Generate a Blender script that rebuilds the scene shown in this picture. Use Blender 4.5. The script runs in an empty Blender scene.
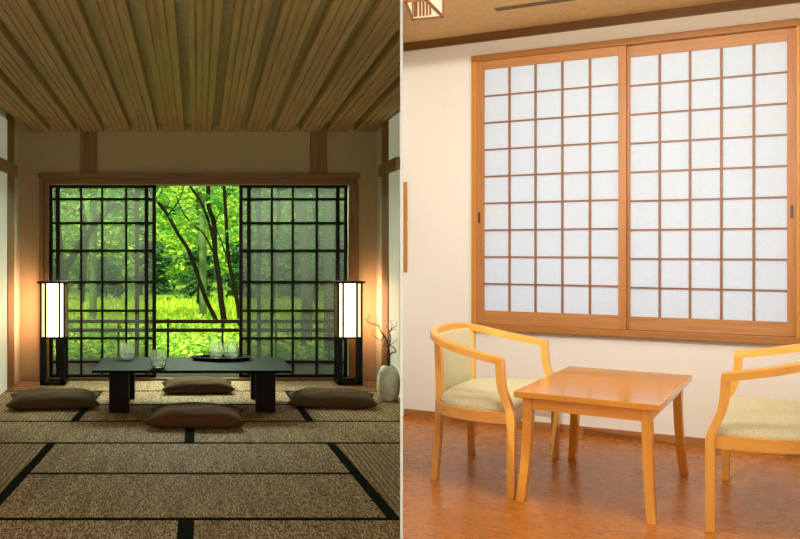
import bpy, math, random
from mathutils import Vector, Matrix
random.seed(7)
C = bpy.context.scene.collection
SC = bpy.context.scene
H = 1.2                      # eye height
KD = 203.5 / 940             # plan slope of the partition between the two rooms
UX, UY = 1398 / 1684.6, -940 / 1684.6      # right room: direction along its window wall
VX, VY = 632 / 1132.7, 940 / 1132.7        # right room: direction into its window wall
OX, OY = 2.7663, 5.9368                    # right room: origin at the foot of the window wall
RZ = math.atan2(UY, UX)
YB = 8.677                   # back wall of the tatami room

def rw(u, v, z=0.0):
    return (OX + UX * u + VX * v, OY + UY * u + VY * v, z)

def sr(r, g, b, k=1.0):
    def f(c):
        c /= 255.0
        return c / 12.92 if c <= .04045 else ((c + .055) / 1.055) ** 2.4
    return (min(f(r) * k, 1), min(f(g) * k, 1), min(f(b) * k, 1), 1)

# ------------------------------------------------------------------ materials
def newmat(name):
    m = bpy.data.materials.new(name); m.use_nodes = True
    nt = m.node_tree
    return m, nt, nt.nodes['Principled BSDF']

def coords(nt, scale, rot=(0, 0, 0), src='Object'):
    tc = nt.nodes.new('ShaderNodeTexCoord'); mp = nt.nodes.new('ShaderNodeMapping')
    mp.inputs['Scale'].default_value = scale; mp.inputs['Rotation'].default_value = rot
    nt.links.new(tc.outputs[src], mp.inputs['Vector'])
    return mp.outputs['Vector']

def noise(nt, vec, scale=1, detail=3, rough=.55, dist=0):
    n = nt.nodes.new('ShaderNodeTexNoise')
    n.inputs['Scale'].default_value = scale; n.inputs['Detail'].default_value = detail
    n.inputs['Roughness'].default_value = rough; n.inputs['Distortion'].default_value = dist
    nt.links.new(vec, n.inputs['Vector'])
    return n.outputs['Fac']

def ramp(nt, fac, stops):
    r = nt.nodes.new('ShaderNodeValToRGB')
    e = r.color_ramp.elements
    while len(e) < len(stops): e.new(.5)
    for i, (p, c) in enumerate(stops):
        e[i].position = p; e[i].color = c
    nt.links.new(fac, r.inputs['Fac'])
    return r.outputs['Color']

def mixc(nt, fac, a, b, mode='MIX'):
    n = nt.nodes.new('ShaderNodeMix'); n.data_type = 'RGBA'; n.blend_type = mode
    if isinstance(fac, (int, float)): n.inputs[0].default_value = fac
    else: nt.links.new(fac, n.inputs[0])
    for s, k in ((a, 6), (b, 7)):
        if isinstance(s, tuple): n.inputs[k].default_value = s
        else: nt.links.new(s, n.inputs[k])
    return n.outputs[2]

def bump(nt, bs, h, strength=.2, dist=.005):
    b = nt.nodes.new('ShaderNodeBump')
    b.inputs['Strength'].default_value = strength; b.inputs['Distance'].default_value = dist
    nt.links.new(h, b.inputs['Height']); nt.links.new(b.outputs['Normal'], bs.inputs['Normal'])

def wood(name, c1, c2, axis='x', fine=40, rough=.45, coat=0.0, bmp=.05, spec=.5, dist=.6, st=.05):
    m, nt, bs = newmat(name)
    s = [fine, fine, fine]; s['xyz'.index(axis)] = fine * st
    v = coords(nt, s)
    n1 = noise(nt, v, 1, 4, .6, dist)
    s2 = [fine * .25] * 3; s2['xyz'.index(axis)] = fine * .02
    n2 = noise(nt, coords(nt, s2), 1, 2)
    col = ramp(nt, n1, [(.3, c1), (.7, c2)])
    col = mixc(nt, .35, col, ramp(nt, n2, [(.35, c1), (.65, c2)]))
    nt.links.new(col, bs.inputs['Base Color'])
    bs.inputs['Roughness'].default_value = rough
    bs.inputs['Specular IOR Level'].default_value = spec
    bs.inputs['Coat Weight'].default_value = coat; bs.inputs['Coat Roughness'].default_value = .12
    bump(nt, bs, n1, bmp, .002)
    return m

def plaster(name, c1, c2, scale=60, rough=.9, bmp=.15, dist=.003):
    m, nt, bs = newmat(name)
    v = coords(nt, (1, 1, 1))
    n = noise(nt, v, scale, 4, .7)
    nt.links.new(ramp(nt, n, [(.3, c1), (.7, c2)]), bs.inputs['Base Color'])
    bs.inputs['Roughness'].default_value = rough
    bs.inputs['Specular IOR Level'].default_value = .2
    bump(nt, bs, n, bmp, dist)
    return m

def plain(name, c, rough=.5, metal=0, spec=.5, coat=0):
    m, nt, bs = newmat(name)
    n = noise(nt, coords(nt, (1, 1, 1)), 35, 2)
    d = tuple(x * .8 for x in c[:3]) + (1,)
    nt.links.new(ramp(nt, n, [(.3, d), (.7, c)]), bs.inputs['Base Color'])
    bs.inputs['Roughness'].default_value = rough; bs.inputs['Metallic'].default_value = metal
    bs.inputs['Specular IOR Level'].default_value = spec
    bs.inputs['Coat Weight'].default_value = coat
    return m

def glow(name, c, strength):
    m, nt, bs = newmat(name)
    n = noise(nt, coords(nt, (1, 1, 1)), 60, 3)
    col = mixc(nt, .06, c, ramp(nt, n, [(.3, (.6, .5, .4, 1)), (.7, (1, 1, 1, 1))]), 'MULTIPLY')
    bs.inputs['Base Color'].default_value = (.8, .75, .65, 1)
    nt.links.new(col, bs.inputs['Emission Color'])
    bs.inputs['Emission Strength'].default_value = strength
    return m

def tatami(name, brown, pale, stripes=False):
    m, nt, bs = newmat(name)
    n = noise(nt, coords(nt, (150, 30, 75)), 1, 2, .7)
    col = ramp(nt, n, [(.42, brown), (.52, tuple((a + b) / 2 for a, b in zip(brown, pale))), (.62, pale)])
    big = noise(nt, coords(nt, (16, 1.6, 3)), 1, 4, .65)
    col = mixc(nt, .7, col, ramp(nt, big, [(.38, (.62, .50, .42, 1)), (.65, (1, 1, 1, 1))]), 'MULTIPLY')
    w = nt.nodes.new('ShaderNodeTexWave'); w.bands_direction = 'X' if stripes else 'Y'
    w.inputs['Scale'].default_value = 8.6 if stripes else 12; w.inputs['Distortion'].default_value = 0.3
    nt.links.new(coords(nt, (1.3, 1.3, 1.3) if stripes else (1, 1, 1)), w.inputs['Vector'])
    dk = (.40, .34, .28, 1) if stripes else (.74, .70, .64, 1)
    col = mixc(nt, .8, col, ramp(nt, w.outputs['Fac'], [(.2, dk), (.8, (1, 1, 1, 1))]), 'MULTIPLY')
    nt.links.new(col, bs.inputs['Base Color'])
    bs.inputs['Roughness'].default_value = .75; bs.inputs['Specular IOR Level'].default_value = .25
    bump(nt, bs, n, .5, .004)
    return m

def fabric(name, c1, c2, scale=120, wavy=False):
    m, nt, bs = newmat(name)
    n = noise(nt, coords(nt, (1, 1, 1)), scale, 2)
    if wavy:
        w = nt.nodes.new('ShaderNodeTexWave'); w.wave_type = 'RINGS'
        w.inputs['Scale'].default_value = 9; w.inputs['Distortion'].default_value = 14; w.inputs['Detail'].default_value = 2
        w.inputs['Detail Scale'].default_value = 3
        nt.links.new(coords(nt, (3, 1.6, 3)), w.inputs['Vector'])
        col = mixc(nt, .35, ramp(nt, n, [(.35, c1), (.65, c2)]), ramp(nt, w.outputs['Fac'], [(.3, c1), (.7, c2)]))
    else:
        col = ramp(nt, n, [(.35, c1), (.65, c2)])
    nt.links.new(col, bs.inputs['Base Color'])
    bs.inputs['Roughness'].default_value = .9; bs.inputs['Specular IOR Level'].default_value = .15
    bump(nt, bs, n, .3, .002)
    return m

def leafy(name, stops, trans=.45):
    m, nt, bs = newmat(name)
    g = nt.nodes.new('ShaderNodeNewGeometry')
    col = ramp(nt, g.outputs['Random Per Island'], stops)
    nt.links.new(col, bs.inputs['Base Color'])
    bs.inputs['Roughness'].default_value = .55; bs.inputs['Specular IOR Level'].default_value = .3
    t = nt.nodes.new('ShaderNodeBsdfTranslucent'); nt.links.new(col, t.inputs['Color'])
    mx = nt.nodes.new('ShaderNodeMixShader'); mx.inputs[0].default_value = trans
    nt.links.new(bs.outputs[0], mx.inputs[1]); nt.links.new(t.outputs[0], mx.inputs[2])
    nt.links.new(mx.outputs[0], nt.nodes['Material Output'].inputs['Surface'])
    return m

def film(name, c, clear):
    m, nt, bs = newmat(name)
    tr = nt.nodes.new('ShaderNodeBsdfTransparent')
    tl = nt.nodes.new('ShaderNodeBsdfTranslucent'); tl.inputs['Color'].default_value = c
    n = noise(nt, coords(nt, (1, 1, 1)), 3, 2)
    nt.links.new(ramp(nt, n, [(.3, tuple(x * .9 for x in c[:3]) + (1,)), (.7, c)]), bs.inputs['Base Color'])
    nt.links.new(ramp(nt, n, [(.3, tuple(x * .9 for x in c[:3]) + (1,)), (.7, c)]), tl.inputs['Color'])
    bs.inputs['Roughness'].default_value = .7; bs.inputs['Specular IOR Level'].default_value = 0
    m1 = nt.nodes.new('ShaderNodeMixShader'); m1.inputs[0].default_value = .5
    m2 = nt.nodes.new('ShaderNodeMixShader'); m2.inputs[0].default_value = clear
    nt.links.new(bs.outputs[0], m1.inputs[1]); nt.links.new(tl.outputs[0], m1.inputs[2])
    nt.links.new(m1.outputs[0], m2.inputs[1]); nt.links.new(tr.outputs[0], m2.inputs[2])
    nt.links.new(m2.outputs[0], nt.nodes['Material Output'].inputs['Surface'])
    return m

def glassmat(name, tint=(1, 1, 1, 1)):
    m, nt, bs = newmat(name)
    bs.inputs['Base Color'].default_value = tint
    bs.inputs['Transmission Weight'].default_value = 1; bs.inputs['Roughness'].default_value = .02
    bs.inputs['IOR'].default_value = 1.45
    df = nt.nodes.new('ShaderNodeBsdfTranslucent'); df.inputs['Color'].default_value = (.85, .88, .85, 1)
    mx = nt.nodes.new('ShaderNodeMixShader'); mx.inputs[0].default_value = .10
    nt.links.new(bs.outputs[0], mx.inputs[1]); nt.links.new(df.outputs[0], mx.inputs[2])
    nt.links.new(mx.outputs[0], nt.nodes['Material Output'].inputs['Surface'])
    return m

M = {}
M['plank'] = wood('ceiling_plank_wood', sr(170, 138, 88), sr(204, 172, 116), 'y', 60, .55, bmp=.03, dist=0, st=.012)
M['gap'] = plaster('ceiling_woven_bark', sr(196, 190, 138), sr(236, 230, 182), 40, .9, .8, .01)
M['tan'] = plaster('tan_sand_plaster', sr(184, 164, 132), sr(200, 180, 148), 90)
M['white_plaster'] = plaster('pale_plaster', sr(205, 200, 180), sr(220, 216, 198), 60)
M['paper_wall'] = plaster('pale_green_wall_paper', sr(190, 200, 172), sr(203, 212, 186), 40)
M['brown_x'] = wood('brown_timber_x', sr(106, 74, 40), sr(148, 106, 62), 'x', 30, .5)
M['brown_y'] = wood('brown_timber_y', sr(128, 100, 60), sr(168, 136, 88), 'y', 30, .5)
M['brown_z'] = wood('brown_timber_z', sr(118, 86, 48), sr(164, 124, 74), 'z', 30, .5)
M['black_wood'] = wood('black_stained_wood', sr(9, 7, 5), sr(18, 13, 10), 'z', 40, .5, spec=.25)
M['dark_leg'] = wood('dark_table_wood', sr(13, 6, 4), sr(24, 12, 8), 'z', 40, .55, spec=.2)
M['table_black'] = plain('black_green_lacquer', sr(20, 27, 23), .6, 0, .07)
M['weave'] = tatami('tatami_weave', sr(118, 70, 42), sr(238, 212, 168))
M['weave_s'] = tatami('tatami_weave_striped', sr(146, 104, 70), sr(232, 204, 158), True)
M['border'] = plain('black_tatami_border', sr(40, 47, 42), 1, 0, 0)
M['edging'] = plain('dark_mat_edging', sr(40, 40, 30), 1, 0, 0)
M['tray'] = plain('dark_tray_lacquer', sr(20, 12, 9), .8, 0, .1)
M['under'] = plaster('dark_subfloor', sr(26, 22, 18), sr(36, 30, 24), 30)
M['cushion'] = fabric('brown_cushion_cloth', sr(92, 60, 40), sr(116, 80, 56), 170)
M['cushion_g'] = fabric('greybrown_cushion_cloth', sr(80, 58, 40), sr(106, 82, 58), 170)
M['lamp_paper'] = glow('lamp_paper_glowing', (1, .66, .40, 1), 4.2)
M['lamp_wall'] = glow('lamp_wall_side_paper_glowing', (1, .52, .27, 1), 15.0)
M['lamp_side'] = glow('lamp_side_paper_glowing', (1, .78, .42, 1), 1.1)
M['frost'] = film('smoked_screen_film', (.10, .11, .085, 1), .64)
M['frost_dense'] = film('denser_smoked_screen_film', (.105, .114, .096, 1), .44)
M['glass'] = glassmat('clear_glass')
M['water'] = glassmat('water', (.93, .97, .95, 1))
M['vase'] = plain('cream_glazed_ceramic', sr(232, 225, 208), .25, coat=.3)
M['twig'] = plain('dry_twig', sr(52, 38, 24), .8)
M['deck'] = wood('veranda_deck_wood', sr(34, 28, 14), sr(50, 42, 22), 'x', 20, .8, spec=.1)
M['rail'] = wood('veranda_rail_wood', sr(30, 15, 5), sr(42, 23, 9), 'x', 30, .8, spec=.1)
M['bark'] = plain('dark_bark', sr(26, 24, 14), 1, 0, 0)
M['grey_bark'] = plain('grey_green_bark', sr(84, 92, 64), 1, 0, 0)
M['moss'] = plain('mossy_bark', sr(92, 118, 62), 1, 0, 0)
M['soil'] = plaster('meadow_soil', sr(70, 110, 24), sr(120, 150, 36), 3, .95)
M['hill'] = plaster('hillside_green', sr(70, 120, 30), sr(130, 170, 50), 1.5, .95)
M['leaf_y'] = leafy('yellow_green_leaves', [(0, (.07, .25, .015, 1)), (.5, (.24, .52, .03, 1)), (1, (.68, .78, .08, 1))])
M['leaf_m'] = leafy('mid_green_leaves', [(0, (.04, .16, .015, 1)), (.55, (.11, .36, .03, 1)), (1, (.28, .55, .06, 1))])
M['leaf_d'] = leafy('deep_green_leaves', [(0, (.010, .05, .010, 1)), (.6, (.035, .15, .025, 1)), (1, (.16, .36, .10, 1))])
M['grass'] = leafy('meadow_grass_blades', [(0, (.20, .42, .015, 1)), (.5, (.42, .64, .02, 1)), (1, (.78, .84, .05, 1))])
# the bright room
M['r_wall'] = plaster('cream_wallpaper', sr(222, 217, 204), sr(236, 231, 220), 140, .9, .25, .002)
M['r_white'] = plaster('white_partition_paint', sr(247, 247, 247), sr(251, 251, 251), 40)
M['win_frame_x'] = wood('window_frame_wood_x', sr(148, 94, 30), sr(170, 112, 42), 'x', 40, .4)
M['win_frame_z'] = wood('window_frame_wood_z', sr(176, 116, 34), sr(194, 132, 46), 'z', 40, .4)
M['sash_x'] = wood('sash_wood_x', sr(160, 102, 46), sr(188, 132, 68), 'x', 50, .45)
M['sash_z'] = wood('sash_wood_z', sr(160, 100, 42), sr(186, 124, 58), 'z', 50, .45)
M['lattice'] = wood('lattice_wood', sr(124, 78, 38), sr(150, 98, 54), 'x', 50, .5)
M['trim_dark'] = wood('dark_brown_trim', sr(96, 60, 14), sr(116, 76, 22), 'x', 30, .45)
M['base'] = wood('brown_baseboard', sr(150, 96, 46), sr(176, 118, 62), 'x', 40, .5)
M['chair_wood'] = wood('honey_beech', sr(224, 156, 58), sr(240, 180, 84), 'z', 30, .32, .25, .02)
M['chair_rail'] = wood('honey_beech_long', sr(224, 156, 58), sr(242, 182, 86), 'x', 30, .32, .25, .02)
M['table_wood'] = wood('orange_lacquered_wood', sr(210, 136, 16), sr(226, 154, 28), 'x', 24, .24, .6, .01)
M['table_leg'] = wood('orange_lacquered_leg', sr(220, 144, 32), sr(238, 166, 48), 'z', 30, .35, .3, .02)
M['table_leg_x'] = wood('orange_lacquered_apron', sr(222, 146, 34), sr(238, 166, 50), 'x', 30, .35, .3, .02)
M['seat'] = fabric('pale_green_damask', sr(198, 192, 148), sr(226, 220, 186), 160, True)
M['dark_metal'] = plain('dark_recess', sr(40, 28, 22), .5)
M['steel'] = plain('grey_metal_pull', sr(70, 66, 70), .5, .3)
M['lantern_paper'] = glow('lantern_paper', (1, .82, .56, 1), .24)
M['side_paper'] = glow('side_paper_painted_glow', (.88, 1, .80, 1), .17)  # daylight put in as emission, the panels glow by themselves
M['lantern_in'] = plain('lantern_inner_paper', sr(225, 205, 170), .8)
M['slat'] = wood('lantern_slat_wood', sr(110, 68, 28), sr(140, 90, 44), 'z', 30, .5)
M['vent'] = plain('beige_vent_metal', sr(120, 104, 70), .6)

def pane_mat():
    m, nt, bs = newmat('white_shoji_paper')
    n = noise(nt, coords(nt, (1, 1, 1)), 90, 3)
    st = noise(nt, coords(nt, (2.2, 2, 5)), 1.3, 3, .6, .8)
    c = ramp(nt, n, [(.3, (.72, .78, .86, 1)), (.7, (.78, .83, .90, 1))])
    c = mixc(nt, ramp(nt, st, [(.66, (0, 0, 0, 1)), (.70, (.35, .35, .35, 1)), (.74, (0, 0, 0, 1))]), c, (.85, .80, .66, 1))
    nt.links.new(c, bs.inputs['Base Color']); bs.inputs['Roughness'].default_value = .6
    t = nt.nodes.new('ShaderNodeBsdfTranslucent'); nt.links.new(c, t.inputs['Color'])
    mx = nt.nodes.new('ShaderNodeMixShader'); mx.inputs[0].default_value = .4
    nt.links.new(bs.outputs[0], mx.inputs[1]); nt.links.new(t.outputs[0], mx.inputs[2])
    nt.links.new(mx.outputs[0], nt.nodes['Material Output'].inputs['Surface'])
    return m
M['pane'] = pane_mat()

def floor_mat():
    m, nt, bs = newmat('worn_orange_floor')
    a = noise(nt, coords(nt, (1.5, 2.4, 1)), 1.6, 5, .6, .4)
    b = noise(nt, coords(nt, (16, 30, 9)), 1, 4, .6, .5)
    col = ramp(nt, a, [(.3, sr(178, 106, 32)), (.7, sr(200, 128, 46))])
    col = mixc(nt, .10, col, ramp(nt, b, [(.35, sr(168, 98, 30)), (.65, sr(208, 138, 58))]))
    s = noise(nt, coords(nt, (1, 1.7, 1)), 3.1, 6, .72, .6)
    s2 = noise(nt, coords(nt, (22, 30, 9)), 1, 3, .6)
    f = nt.nodes.new('ShaderNodeMath'); f.operation = 'MULTIPLY'
    nt.links.new(ramp(nt, s, [(.57, (0, 0, 0, 1)), (.66, (1, 1, 1, 1))]), f.inputs[0])
    nt.links.new(ramp(nt, s2, [(.48, (0, 0, 0, 1)), (.62, (.55, .55, .55, 1))]), f.inputs[1])
    col = mixc(nt, f.outputs[0], col, sr(222, 172, 116))
    nt.links.new(col, bs.inputs['Base Color'])
    nt.links.new(ramp(nt, b, [(.3, (.22, .22, .22, 1)), (.7, (.36, .36, .36, 1))]), bs.inputs['Roughness'])
    bs.inputs['Specular IOR Level'].default_value = .38
    return m
M['r_floor'] = floor_mat()

def ceil_mat():
    m, nt, bs = newmat('woven_tan_ceiling')
    w = nt.nodes.new('ShaderNodeTexWave'); w.inputs['Scale'].default_value = 9; w.inputs['Distortion'].default_value = 1.2
    nt.links.new(coords(nt, (1.4, .7, 1), (0, 0, .6)), w.inputs['Vector'])
    n = noise(nt, coords(nt, (40, 20, 40)), 1, 2)
    col = mixc(nt, .5, ramp(nt, w.outputs['Fac'], [(.2, sr(206, 170, 112)), (.8, sr(224, 190, 134))]),
               ramp(nt, n, [(.3, sr(204, 168, 110)), (.7, sr(226, 192, 138))]))
    nt.links.new(col, bs.inputs['Base Color']); bs.inputs['Roughness'].default_value = .85
    return m
M['r_ceil'] = ceil_mat()

# ------------------------------------------------------------------ mesh helpers
class MB:
    def __init__(s): s.v = []; s.f = []
    def add(s, vs, fs):
        n = len(s.v); s.v += [tuple(p) for p in vs]; s.f += [tuple(i + n for i in f) for f in fs]; return s
    def box(s, x0, x1, y0, y1, z0, z1):
        return s.add([(x0, y0, z0), (x1, y0, z0), (x1, y1, z0), (x0, y1, z0), (x0, y0, z1), (x1, y0, z1), (x1, y1, z1), (x0, y1, z1)],
                     [(0, 3, 2, 1), (4, 5, 6, 7), (0, 1, 5, 4), (1, 2, 6, 5), (2, 3, 7, 6), (3, 0, 4, 7)])
    def prism(s, poly, z0, z1):          # poly counter-clockwise in plan
        n = len(poly)
        vs = [(x, y, z0) for x, y in poly] + [(x, y, z1) for x, y in poly]
        fs = [tuple(range(n - 1, -1, -1)), tuple(range(n, 2 * n))]
        fs += [(i, (i + 1) % n, n + (i + 1) % n, n + i) for i in range(n)]
        return s.add(vs, fs)
    def loft(s, rings, cap=True):        # rings of equal length
        n = len(rings[0]); vs = [p for r in rings for p in r]; fs = []
        for k in range(len(rings) - 1):
            for i in range(n):
                j = (i + 1) % n
                fs.append((k * n + i, k * n + j, (k + 1) * n + j, (k + 1) * n + i))
        if cap:
            fs.append(tuple(range(n - 1, -1, -1))); fs.append(tuple(range((len(rings) - 1) * n, len(rings) * n)))
        return s.add(vs, fs)
    def posts(s, secs):                  # (x, y, z, half x, half y)
        return s.loft([[(x - a, y - b, z), (x + a, y - b, z), (x + a, y + b, z), (x - a, y + b, z)] for x, y, z, a, b in secs])
    def tube(s, pts, rad, n=8):
        pts = [Vector(p) for p in pts]; rings = []
        for i, p in enumerate(pts):
            t = (pts[min(i + 1, len(pts) - 1)] - pts[max(i - 1, 0)]).normalized()
            a = t.orthogonal() if abs(t.z) > .9 else Vector((-t.y, t.x, 0))
            if i == 0: ref = a
            a = (ref - t * ref.dot(t)).normalized(); ref = a
            b = t.cross(a); r = rad[i] if isinstance(rad, (list, tuple)) else rad
            rings.append([tuple(p + a * (r * math.cos(2 * math.pi * k / n)) + b * (r * math.sin(2 * math.pi * k / n))) for k in range(n)])
        return s.loft(rings)
    def lathe(s, prof, n=32, cx=0, cy=0):
        rings = [[(cx + r * math.cos(2 * math.pi * k / n), cy + r * math.sin(2 * math.pi * k / n), z) for k in range(n)] for r, z in prof]
        return s.loft(rings)
    def build(s, name, mat, parent=None, smooth=False, bevel=0, loc=None, rz=0, kind=None, sub=0):
        me = bpy.data.meshes.new(name); me.from_pydata(s.v, [], s.f); me.update()
        me.materials.append(M[mat])
        if smooth:
            for p in me.polygons: p.use_smooth = True
            me.set_sharp_from_angle(angle=.7)
        o = bpy.data.objects.new(name, me); C.objects.link(o)
        if parent is not None: o.parent = parent
        if loc: o.location = loc
        o.rotation_euler = (0, 0, rz)
        if bevel:
            b = o.modifiers.new('bevel', 'BEVEL'); b.width = bevel; b.segments = 2; b.limit_method = 'ANGLE'; b.angle_limit = .6
        if sub:
            d = o.modifiers.new('sub', 'SUBSURF'); d.levels = sub; d.render_levels = sub
        if kind: o['kind'] = kind
        return o

def thing(name, label, cat, loc=(0, 0, 0), rz=0, group=None):
    o = bpy.data.objects.new(name, None); C.objects.link(o)
    o.location = loc; o.rotation_euler = (0, 0, rz); o.empty_display_size = .1
    return tag(o, label, cat, group)

def tag(o, label, cat, group=None, kind=None):
    o['label'] = label; o['category'] = cat
    if group: o['group'] = group
    if kind: o['kind'] = kind
    return o

def dup(root, loc, rz, label, group=None):
    r = root.copy(); C.objects.link(r); r.location = loc; r.rotation_euler = (0, 0, rz); r['label'] = label
    if group: r['group'] = group
    for ch in list(root.children):
        c = ch.copy(); C.objects.link(c); c.parent = r
        for g in list(ch.children):
            d = g.copy(); C.objects.link(d); d.parent = c
    return r

def st(o, label, cat):
    o['kind'] = 'structure'; o['label'] = label; o['category'] = cat; return o

def catmull(pts, per=6):
    out = []; n = len(pts)
    for i in range(n - 1):
        p0, p1, p2, p3 = pts[max(i - 1, 0)], pts[i], pts[i + 1], pts[min(i + 2, n - 1)]
        for k in range(per):
            t = k / per
            out.append(tuple(.5 * (2 * b + (c - a) * t + (2 * a - 5 * b + 4 * c - d) * t * t + (3 * b - a - 3 * c + d) * t ** 3)
                             for a, b, c, d in zip(p0, p1, p2, p3)))
    out.append(tuple(pts[-1])); return out

def clip(poly, a, b, c):                 # keep a*x + b*y <= c
    out = []
    for i, p in enumerate(poly):
        q = poly[(i + 1) % len(poly)]
        dp = a * p[0] + b * p[1] - c; dq = a * q[0] + b * q[1] - c
        if dp <= 0: out.append(p)
        if dp * dq < 0:
            t = dp / (dp - dq); out.append((p[0] + t * (q[0] - p[0]), p[1] + t * (q[1] - p[1])))
    return out

# ================================================================== SETTING, shared
dn = math.hypot(1, KD)
YE = 3.0                                 # near end of the partition
div = MB()
a, b = (KD * YE, YE), (KD * 7.6, 7.6)
nx, ny = .0042 / dn, -.0042 * KD / dn
div.prism([(a[0] - nx, a[1] - ny), (a[0] + nx, a[1] + ny), (b[0] + nx, b[1] + ny), (b[0] - nx, b[1] - ny)], -.03, 2.78)
st(div.build('wall_divider', 'r_white', kind='structure'), 'thin white partition between the dark tatami room and the bright room', 'wall')

# ================================================================== LEFT ROOM
W = 1.65
lf = MB(); lf.prism([(-1.75, -2), (-.006, -2), (-.006, 0), (KD * 7.62 - .006, 7.62), (1.65, 7.62), (1.65, 8.70), (-1.75, 8.70)], -.08, -.03)
st(lf.build('floor', 'under'), 'dark base floor under the tatami mats', 'floor')

def zc(y): return 2.288 + .0447 * (YB - y)
# ceiling: woven panels with crosswise joints, above the planks
gp = MB(); ys = [8.69, 7.9, 7.1, 6.3, 5.66, 5.05, 4.3, 3.6, 2.8, 2.0, 1.0, 0.05]
for y1, y0 in zip(ys[:-1], ys[1:]):
    poly = clip([(-1.66, y0 + .004), (1.66, y0 + .004), (1.66, y1 - .004), (-1.66, y1 - .004)], 1, -KD, -.006)
    n = len(poly)
    gp.add([(x, y, zc(y) + .074) for x, y in poly] + [(x, y, zc(y) + .10) for x, y in poly],
           [tuple(range(n - 1, -1, -1)), tuple(range(n, 2 * n))] + [(i, (i + 1) % n, n + (i + 1) % n, n + i) for i in range(n)])
poly = clip([(-1.70, 0), (1.70, 0), (1.70, 8.74), (-1.70, 8.74)], 1, -KD, -.004); n = len(poly)
gp.add([(x, y, zc(y) + .09) for x, y in poly] + [(x, y, zc(y) + .14) for x, y in poly],
       [tuple(range(n - 1, -1, -1)), tuple(range(n, 2 * n))] + [(i, (i + 1) % n, n + (i + 1) % n, n + i) for i in range(n)])
st(gp.build('ceiling', 'gap'), 'woven bark ceiling panels seen between the long planks', 'ceiling')
prof = [(-.093, .073), (-.093, .008), (-.088, .003), (-.056, .003), (-.054, .012), (-.046, .012), (-.042, 0), (-.014, 0), (-.010, .009),
        (.002, .009), (.006, 0), (.034, 0), (.038, .012), (.046, .012), (.048, .003), (.088, .003), (.093, .008), (.093, .073)]
for i in range(13):
    xc = .035 + (i - 6) * .2495
    pl = MB(); r0 = []; r1 = []
    for px, pz in prof:
        x = min(max(xc + px, -1.648), 1.648)
        y0 = max(.1, (x + .008) / KD)
        r0.append((x, y0, zc(y0) + pz)); r1.append((x, YB - .002, zc(YB) + pz))
    pl.loft([r1, r0])
    st(pl.build('trim_%d' % (i + 1), 'plank'), 'long fluted wooden ceiling plank, %s from the left' %
       ['first', 'second', 'third', 'fourth', 'fifth', 'sixth', 'seventh', 'eighth', 'ninth', 'tenth', 'eleventh', 'twelfth', 'thirteenth'][i], 'ceiling plank')

# back wall with the wide opening
wb = MB()
XL, XR = -1.372, 1.392
wb.box(-1.75, XL, YB, YB + .12, -.08, 2.6).box(XR, 1.75, YB, YB + .12, -.08, 2.6).box(XL, XR, YB, YB + .12, 1.80, 2.6)
st(wb.build('wall_back', 'tan'), 'tan plaster wall around the sliding screens', 'wall')
wl = MB().box(-1.75, -1.65, -2, YB, -.08, 2.9)
st(wl.build('wall_left', 'paper_wall'), 'pale green papered wall at far left', 'wall')
wr = MB().box(1.65, 1.75, 7.63, YB, -.08, 2.75)
st(wr.build('wall_right', 'paper_wall'), 'pale green papered wall behind the vase', 'wall')
# corner strips of pale plaster, posts and nageshi rails on the side walls
for s, nm, w in ((-1, 'left', 'by the left lamp'), (1, 'right', 'behind the vase')):
    p = MB(); x = sorted((s * 1.652, s * 1.644)); p.box(x[0], x[1], 8.36, YB - .001, 0.0, 2.36)
    st(p.build('trim_%d' % (14 if s < 0 else 15), 'white_plaster'), 'pale plaster corner strip ' + w, 'wall strip')
    p = MB(); x = sorted((s * 1.652, s * 1.632)); p.box(x[0], x[1], 8.08, 8.36, 0.0, 2.38)
    st(p.build('trim_%d' % (16 if s < 0 else 17), 'brown_z', bevel=.004), 'brown wall post ' + w, 'wall post')
    p = MB(); x = sorted((s * 1.652, s * 1.614)); p.box(x[0], x[1], 7.66 if s > 0 else 3.0, 8.43, 1.855, 1.96)
    st(p.build('trim_%d' % (18 if s < 0 else 19), 'brown_y', bevel=.004), 'horizontal wall rail ' + w, 'wall rail')
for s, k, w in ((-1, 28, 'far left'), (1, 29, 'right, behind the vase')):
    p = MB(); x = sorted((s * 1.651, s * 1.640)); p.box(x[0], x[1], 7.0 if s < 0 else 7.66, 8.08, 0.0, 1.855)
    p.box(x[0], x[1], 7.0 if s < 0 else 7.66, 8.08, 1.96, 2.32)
    st(p.build('trim_%d' % k, 'side_paper'), 'pale paper panel with painted daylight glow at the %s' % w, 'paper panel')
# short posts above the lintel
for k, x0 in ((20, -1.088), (21, 1.036)):
    p = MB().box(x0, x0 + .155, YB - .02, YB, 1.90, 2.33)
    st(p.build('trim_%d' % k, 'brown_z', bevel=.003), 'short brown post above the lintel, %s one' % ('left' if x0 < 0 else 'right'), 'post')
# stepped timber surround
p = MB(); p.box(-1.47, 1.49, YB - .05, YB + .02, 1.86, 1.905); p.box(-1.45, 1.47, YB - .03, YB + .12, 1.808, 1.86)
st(p.build('trim_22', 'brown_x', bevel=.003), 'brown stepped lintel above the sliding screens', 'lintel')
for k, s, xo, xi in ((23, -1, -1.46, -1.372), (24, 1, 1.392, 1.48)):
    p = MB(); x = sorted((xo, xi)); mid = xo + (xi - xo) * .45
    p.box(*sorted((xo, mid)), YB - .045, YB + .02, 0, 1.862); p.box(*sorted((mid, xi)), YB - .028, YB + .12, 0, 1.81)
    st(p.build('trim_%d' % k, 'brown_z', bevel=.003), 'brown door jamb behind the %s lamp' % ('left' if s < 0 else 'right'), 'jamb')
p = MB().box(-1.40, 1.42, YB - .005, YB + .14, -.03, .020)
st(p.build('trim_30', 'deck'), 'dark grooved track under the sliding screens', 'track')
p = MB().box(-1.40, 1.42, YB - .045, YB - .005, -.03, .022)
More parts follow.
